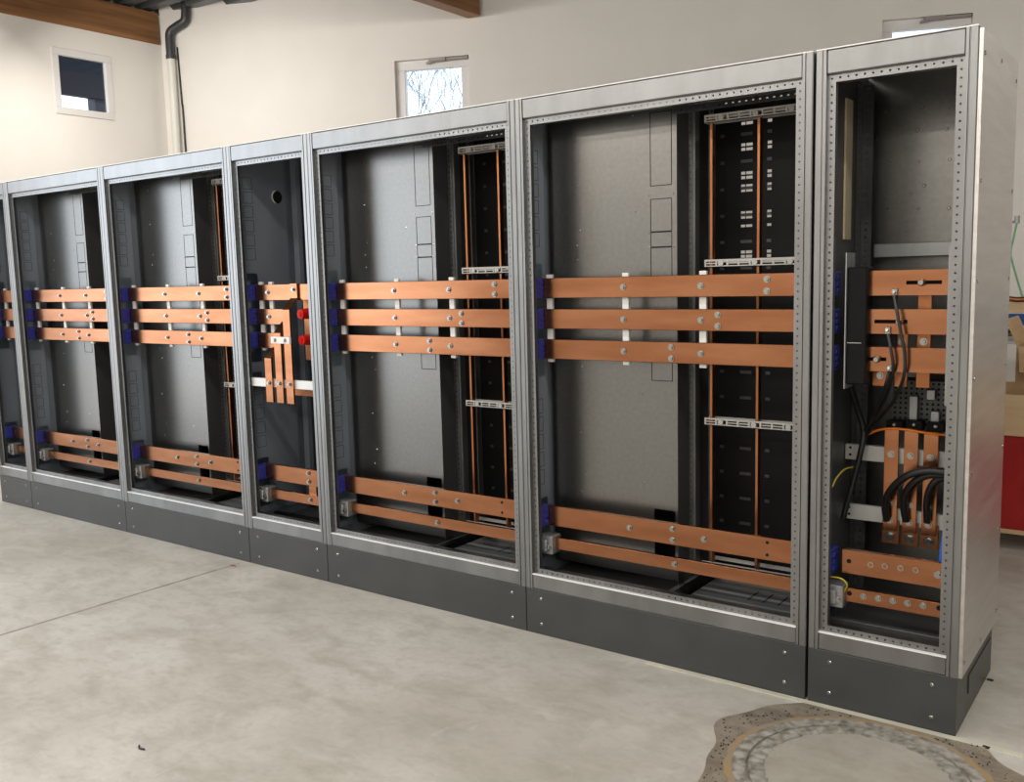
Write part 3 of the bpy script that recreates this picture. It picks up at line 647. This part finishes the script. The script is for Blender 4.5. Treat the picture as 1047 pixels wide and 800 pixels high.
# perforated mounting plate with small terminal strips
x0_, x1_ = 0.17, W-0.03
m_ = MB(); nz = 9
for k in range(nz): m_.perf((x0_, 0.38, 0.945+k*0.018), (1, 0, 0), (0, 0, 1), int((x1_-x0_)/0.018), 0.009, 0.018, 0.0048)
m_.build('perforated_plate', 'dark', cab)
bx('plate_backing', 'groove', cab, x0_, x1_, 0.386, 0.388, 0.94, 1.11)
for px, py, h in ((934, 418, 0.09), (956, 428, 0.05), (952, 404, 0.035)):
    x, z = lx(px, py, 0.36); bx('terminal_strip', 'clamp', cab, x-0.014, x+0.014, 0.355, 0.38, z-h/2, z+h/2, 0.002)
for px, py in ((915, 434), (935, 434), (957, 436)):
    x, z = lx(px, py, 0.34); tb = bx('terminal_block', 'blackcover', cab, x-0.028, x+0.028, 0.33, 0.378, z-0.02, z+0.014, 0.002); inst('screw', screw_m, tb, (x, 0.33, z)); 
# white rails and the three outgoing copper bars
for zt, za in ((0.868, 0.812), (0.645, 0.590)):
    r_ = bx('support_rail', 'white_rail', cab, 0.022, W-0.03, 0.325, 0.345, za-0.006, zt-0.006, 0.001)
    for dz in (0.012, 0.038): MB().cyl((0.04, 0.3255, za+dz), (0, -1, 0), 0.005, 0.001, 10).build('hole', 'groove', r_)
for k, (pa, pb) in enumerate(((903, 917.5), (923, 937.5), (943, 958))):
    xa, xb = lx(pa, 490, 0.30)[0], lx(pb, 490, 0.30)[0]
    ob = bx('outgoing_bar', 'copper', cab, xa, xb, 0.305, 0.317, 0.565, 0.932, 0.001)
    bx('lower_tab', 'copper_d', cab, xa-0.004, xb+0.006, 0.317, 0.327, 0.515, 0.60, 0.001)
    xm = (xa+xb)/2
    bolt(ob, xm, 0.305, 0.842); bolt(ob, xm, 0.305, 0.665); bolt(ob, xm, 0.305, 0.602)
    MB().cyl((xm, 0.317, 0.542), (0, -1, 0), 0.018, 0.006, 14).cyl((xm, 0.311, 0.542), (0, -1, 0), 0.012, 0.01, 6).build('bolt', 'zinc', ob)
# lower bars of the end cabinet
nb = bx('neutral_bar', 'copper', cab, 0.088, W-0.062, BY0, BY1, NZ[0], NZ[1], 0.0015)
for px, py in ((890.5, 577.5), (905, 579), (921, 581), (936.5, 583)):
    x, z = lx(px, py, BY0); MB().cyl((x, BY0, z), (0, -1, 0), 0.0105, 0.004, 12).build('bolt', 'zinc', nb)
    MB().cyl((x, BY0-0.004, z), (0, -1, 0), 0.0065, 0.0006, 10).build('hole', 'copper_d', nb)
x, z = lx(959, 588, BY0); bolt(nb, x, BY0, z)
x, z = lx(868, 574, BY0); MB().cyl((x, BY0-0.0004, z), (0, -1, 0), 0.008, 0.0006, 10).build('hole', 'groove', nb)
eb = bx('earth_bar', 'copper', cab, 0.095, W-0.062, BY0, BY1, PZ[0], PZ[1], 0.0015)
for k, (px, py) in enumerate(((883, 610), (898, 612), (913, 614.5), (928, 617), (944, 619.5))):
    x, z = lx(px, py, BY0); MB().cyl((x, BY0, z), (0, -1, 0), 0.0115, 0.003, 12).cyl((x, BY0-0.003, z), (0, -1, 0), 0.007, 0.006, 6).build('bolt', 'zinc', eb)
for px, py in ((868.5, 607), (960, 622)):
    x, z = lx(px, py, BY0); MB().cyl((x, BY0-0.0004, z), (0, -1, 0), 0.0085, 0.0006, 10).build('hole', 'groove', eb)
bx('base_tray', 'dark', cab, 0.02, W-0.02, 0.05, DEP-0.06, HP+0.02, HP+0.024)
bx('base_rail', 'dark', cab, 0.03, W-0.04, 0.10, 0.125, HP+0.03, HP+0.085, 0.002)
bx('bar_end_bracket', 'steelblue', cab, W-0.064, W-0.058, 0.06, 0.12, 0.40, 0.545)

# ---- loose cables in the end cabinet (world coordinates through the photo, at their own depths)
def wire(name, pts, r, mat, label, cat='cable', group=None, n=8):
    P = [atY(px, py, Y) for px, py, Y in pts]
    o0 = P[0]; ob = MB().tube([p-o0 for p in P], r, n, 8).build(name, mat); ob.location = o0
    return tag(ob, label, cat, group)
GC = 'thick black power cables on the outgoing bars'
wire('power_cable', ((984, 484, 0.21), (966, 483, 0.20), (945, 482, 0.20), (925, 488, 0.21), (910, 502, 0.24), (905, 516, 0.27), (906.5, 532, 0.294)), 0.0125, 'cable', 'thick black cable curving to the leftmost outgoing copper bar', 'cable', GC)
wire('power_cable', ((984, 487, 0.23), (966, 486, 0.22), (950, 486, 0.22), (936, 492, 0.23), (926, 504, 0.25), (924, 518, 0.275), (926.5, 533, 0.294)), 0.0125, 'cable', 'thick black cable curving to the middle outgoing copper bar', 'cable', GC)
wire('power_cable', ((984, 490, 0.25), (966, 489, 0.24), (958, 491, 0.24), (951, 500, 0.25), (947.5, 514, 0.27), (948, 534, 0.294)), 0.0125, 'cable', 'thick black cable curving to the rightmost outgoing copper bar', 'cable', GC)
GW = 'thin black measuring wires in front of the bars'
wire('measuring_wire', ((914, 302, 0.066), (917, 318, 0.05), (922, 345, 0.05), (925, 362, 0.055), (924, 385, 0.07), (914, 410, 0.16), (898, 430, 0.25), (885, 447, 0.29)), 0.0055, 'cable', 'thin black wire clipped to the top bar of the end cabinet', 'wire', GW)
wire('measuring_wire', ((908, 342, 0.066), (911, 358, 0.055), (913, 380, 0.07), (905, 408, 0.16), (893, 428, 0.25), (883, 446, 0.29)), 0.0055, 'cable', 'thin black wire clipped to the middle bar of the end cabinet', 'wire', GW)
wire('measuring_wire', ((909, 380, 0.066), (906, 392, 0.08), (899, 412, 0.17), (889, 432, 0.25), (881, 446, 0.29)), 0.0055, 'cable', 'thin black wire clipped to the bottom bar of the end cabinet', 'wire', GW)
wire('cable_bundle', ((867, 386, 0.16), (871, 400, 0.20), (878, 422, 0.26), (883, 440, 0.28), (880, 462, 0.27), (873, 490, 0.27), (866, 515, 0.27), (862, 531, 0.27)), 0.0105, 'cable', 'black cable bundle hanging down from the black cover box', 'cable')
wire('orange_wire', ((888, 444, 0.29), (898, 440, 0.27), (912, 438.5, 0.26), (930, 440, 0.26), (950, 443.5, 0.27), (966, 445, 0.29)), 0.0045, 'orange', 'orange wire arching over the tops of the three outgoing bars', 'wire')
wire('earth_wire', ((851, 498, 0.10), (856, 488, 0.13), (864, 480, 0.20), (872, 478, 0.28)), 0.003, 'yelgreen', 'thin yellow green wire beside the hanging black bundle', 'wire')
wire('earth_wire', ((850, 590, 0.06), (860, 592, 0.05), (866, 598, 0.06), (863, 606, 0.08)), 0.003, 'yelgreen', 'thin yellow green wire looping by the lower blue insulator', 'wire')
for (px, py), nm in (((915, 299), 'top'), ((908, 338), 'middle'), ((910, 377), 'bottom')):
    p = atY(px, py, 0.078); o = MB().box(-0.008, 0.008, -0.006, 0.004, -0.012, 0.012).cyl((0, -0.006, 0), (0, -1, 0.2), 0.005, 0.012, 8).build('wire_clip', 'zinc', None, 0.001); o.location = p
    tag(o, 'small silver wire clip on the %s bar of the end cabinet' % nm, 'clip', 'silver wire clips')
p = atY(937, 594, 0.14)
o = MB().prism([(-0.09, 0, 0.008), (-0.02, 0, 0.004), (0.05, 0, -0.012), (0.095, 0, -0.020), (0.095, 0.06, -0.018), (-0.09, 0.06, 0.010)], (0, 0, 0.0012)).build('paper_sheet', 'paper'); o.location = p
tag(o, 'white paper sheet lying behind the lower neutral bar', 'paper')
p0, p1 = atY(966, 544, 0.10), atY(964, 600, 0.10)
o = MB().prism([(-0.012, 0, 0.17), (0.008, 0, 0.17), (0.010, 0, 0.0), (-0.016, 0, 0.0), (-0.020, 0, 0.08)], (0, 0.004, 0)).build('blue_tag', 'blueplastic'); o.location = (p1.x+0.0, 0.122, p1.z)
tag(o, 'blue plastic strip hanging inside the end cabinet at right', 'tag')

# ------------------------------------------------------------------ behind the end cabinet
rc = empty('storage_cart', (0.20, 2.62, 0)); tag(rc, 'red storage cart with plywood top rim and base behind the end cabinet', 'cart')
bx('base_board', 'ply', rc, -0.72, 0.72, -0.31, 0.31, 0.085, 0.108, 0.002)
bx('red_body', 'redpaint', rc, -0.72, 0.72, -0.30, 0.30, 0.108, 0.610, 0.002)
m_ = MB().box(-0.73, 0.73, -0.32, -0.30, 0.610, 0.825).box(-0.73, 0.73, 0.30, 0.32, 0.610, 0.825).box(-0.73, -0.71, -0.30, 0.30, 0.610, 0.825).box(0.71, 0.73, -0.30, 0.30, 0.610, 0.825)
m_.build('top_rim', 'ply', rc, 0.002)
for sx in (-0.6, 0.6):
    for sy in (-0.22, 0.22):
        cs = MB().cyl((sx-0.012, sy, 0.04), (1, 0, 0), 0.04, 0.025, 16).build('caster', 'blackcover', rc); bx('fork', 'clamp', cs, sx-0.018, sx+0.018, sy-0.02, sy+0.02, 0.045, 0.085)
cbx = empty('cardboard_box', (0.06, 2.60, 0.612)); tag(cbx, 'open brown cardboard box standing in the red cart', 'box')
MB().box(-0.27, 0.27, -0.22, -0.214, 0, 0.46).box(-0.27, 0.27, 0.214, 0.22, 0, 0.46).box(-0.27, -0.264, -0.214, 0.214, 0, 0.46).box(0.264, 0.27, -0.214, 0.214, 0, 0.46).box(-0.264, 0.264, -0.214, 0.214, 0, 0.006).build('carton', 'card', cbx)
MB().prism([(-0.27, -0.21, 0.46), (-0.27, 0.21, 0.46), (-0.33, 0.20, 0.60), (-0.33, -0.20, 0.60)], (0.005, 0, 0.001)).build('flap', 'card', cbx)
MB().prism([(-0.26, -0.22, 0.455), (0.26, -0.22, 0.455), (0.24, -0.30, 0.33), (-0.24, -0.30, 0.33)], (0, -0.004, 0.003)).build('flap', 'card', cbx)
MB().prism([(-0.26, 0.22, 0.46), (0.26, 0.22, 0.46), (0.24, 0.25, 0.62), (-0.24, 0.25, 0.62)], (0, 0.005, 0)).build('flap', 'card', cbx)
wb = empty('workbench', (0.25, 4.05, 0)); tag(wb, 'tall workbench with blue edged top against the back wall', 'workbench')
bx('bench_top', 'paper', wb, -1.0, 1.2, -0.35, 0.35, 1.165, 1.185)
bx('edge_strip', 'bench_blue', wb, -1.0, 1.2, -0.365, -0.35, 1.105, 1.180)
bx('lower_shelf', 'white_rail', wb, -0.98, 1.18, -0.33, 0.33, 0.98, 1.0)
for sx in (-0.95, 1.15):
    for sy in (-0.3, 0.3): bx('leg', 'clamp', wb, sx-0.03, sx+0.03, sy-0.03, sy+0.03, 0, 1.165)
gp = empty('green_hose_stand', (-0.40, 3.95, 1.185)); tag(gp, 'thin green bent pole with silver hook standing on the workbench', 'pole')
P = [atY(1046, 306, 3.95), atY(1035, 268, 3.95), atY(1033.5, 257, 3.95), atY(1036, 245, 3.95), atY(1040, 227, 3.95)]
MB().tube([p-gp.location for p in P], 0.0065, 8).build('pole', 'green', gp)
MB().tube([P[-1]-gp.location+Vector((-0.05, 0, 0)), P[-1]-gp.location+Vector((0.012, 0, 0.004))], 0.008, 8, spline=False).cyl(P[-1]-gp.location+Vector((0, 0, -0.01)), (0, 0, 1), 0.016, 0.05, 10).build('hook', 'clamp', gp)
MB().box(0.02, 0.12, -0.06, 0.06, 0, 0.02).build('foot', 'clamp', gp)
o = bx('parts_tray', 'ply', None, -0.62, -0.33, 3.74, 3.88, 1.185, 1.245, 0.003); tag(o, 'small wooden parts tray on the workbench edge', 'tray')
o = MB().tube([(-0.60, 3.80, 1.268), (-0.50, 3.80, 1.275), (-0.42, 3.81, 1.266), (-0.36, 3.82, 1.270)], 0.018, 8).build('tool_roll', 'copper_d'); tag(o, 'brown rod shaped tool lying on the parts tray', 'tool')
o = MB().tube([(-0.62, 3.80, 1.02), (-0.45, 3.82, 1.05), (-0.30, 3.80, 1.03)], 0.025, 8).build('metal_offcut', 'zinc'); tag(o, 'shiny metal offcut on the lower shelf of the workbench', 'offcut')
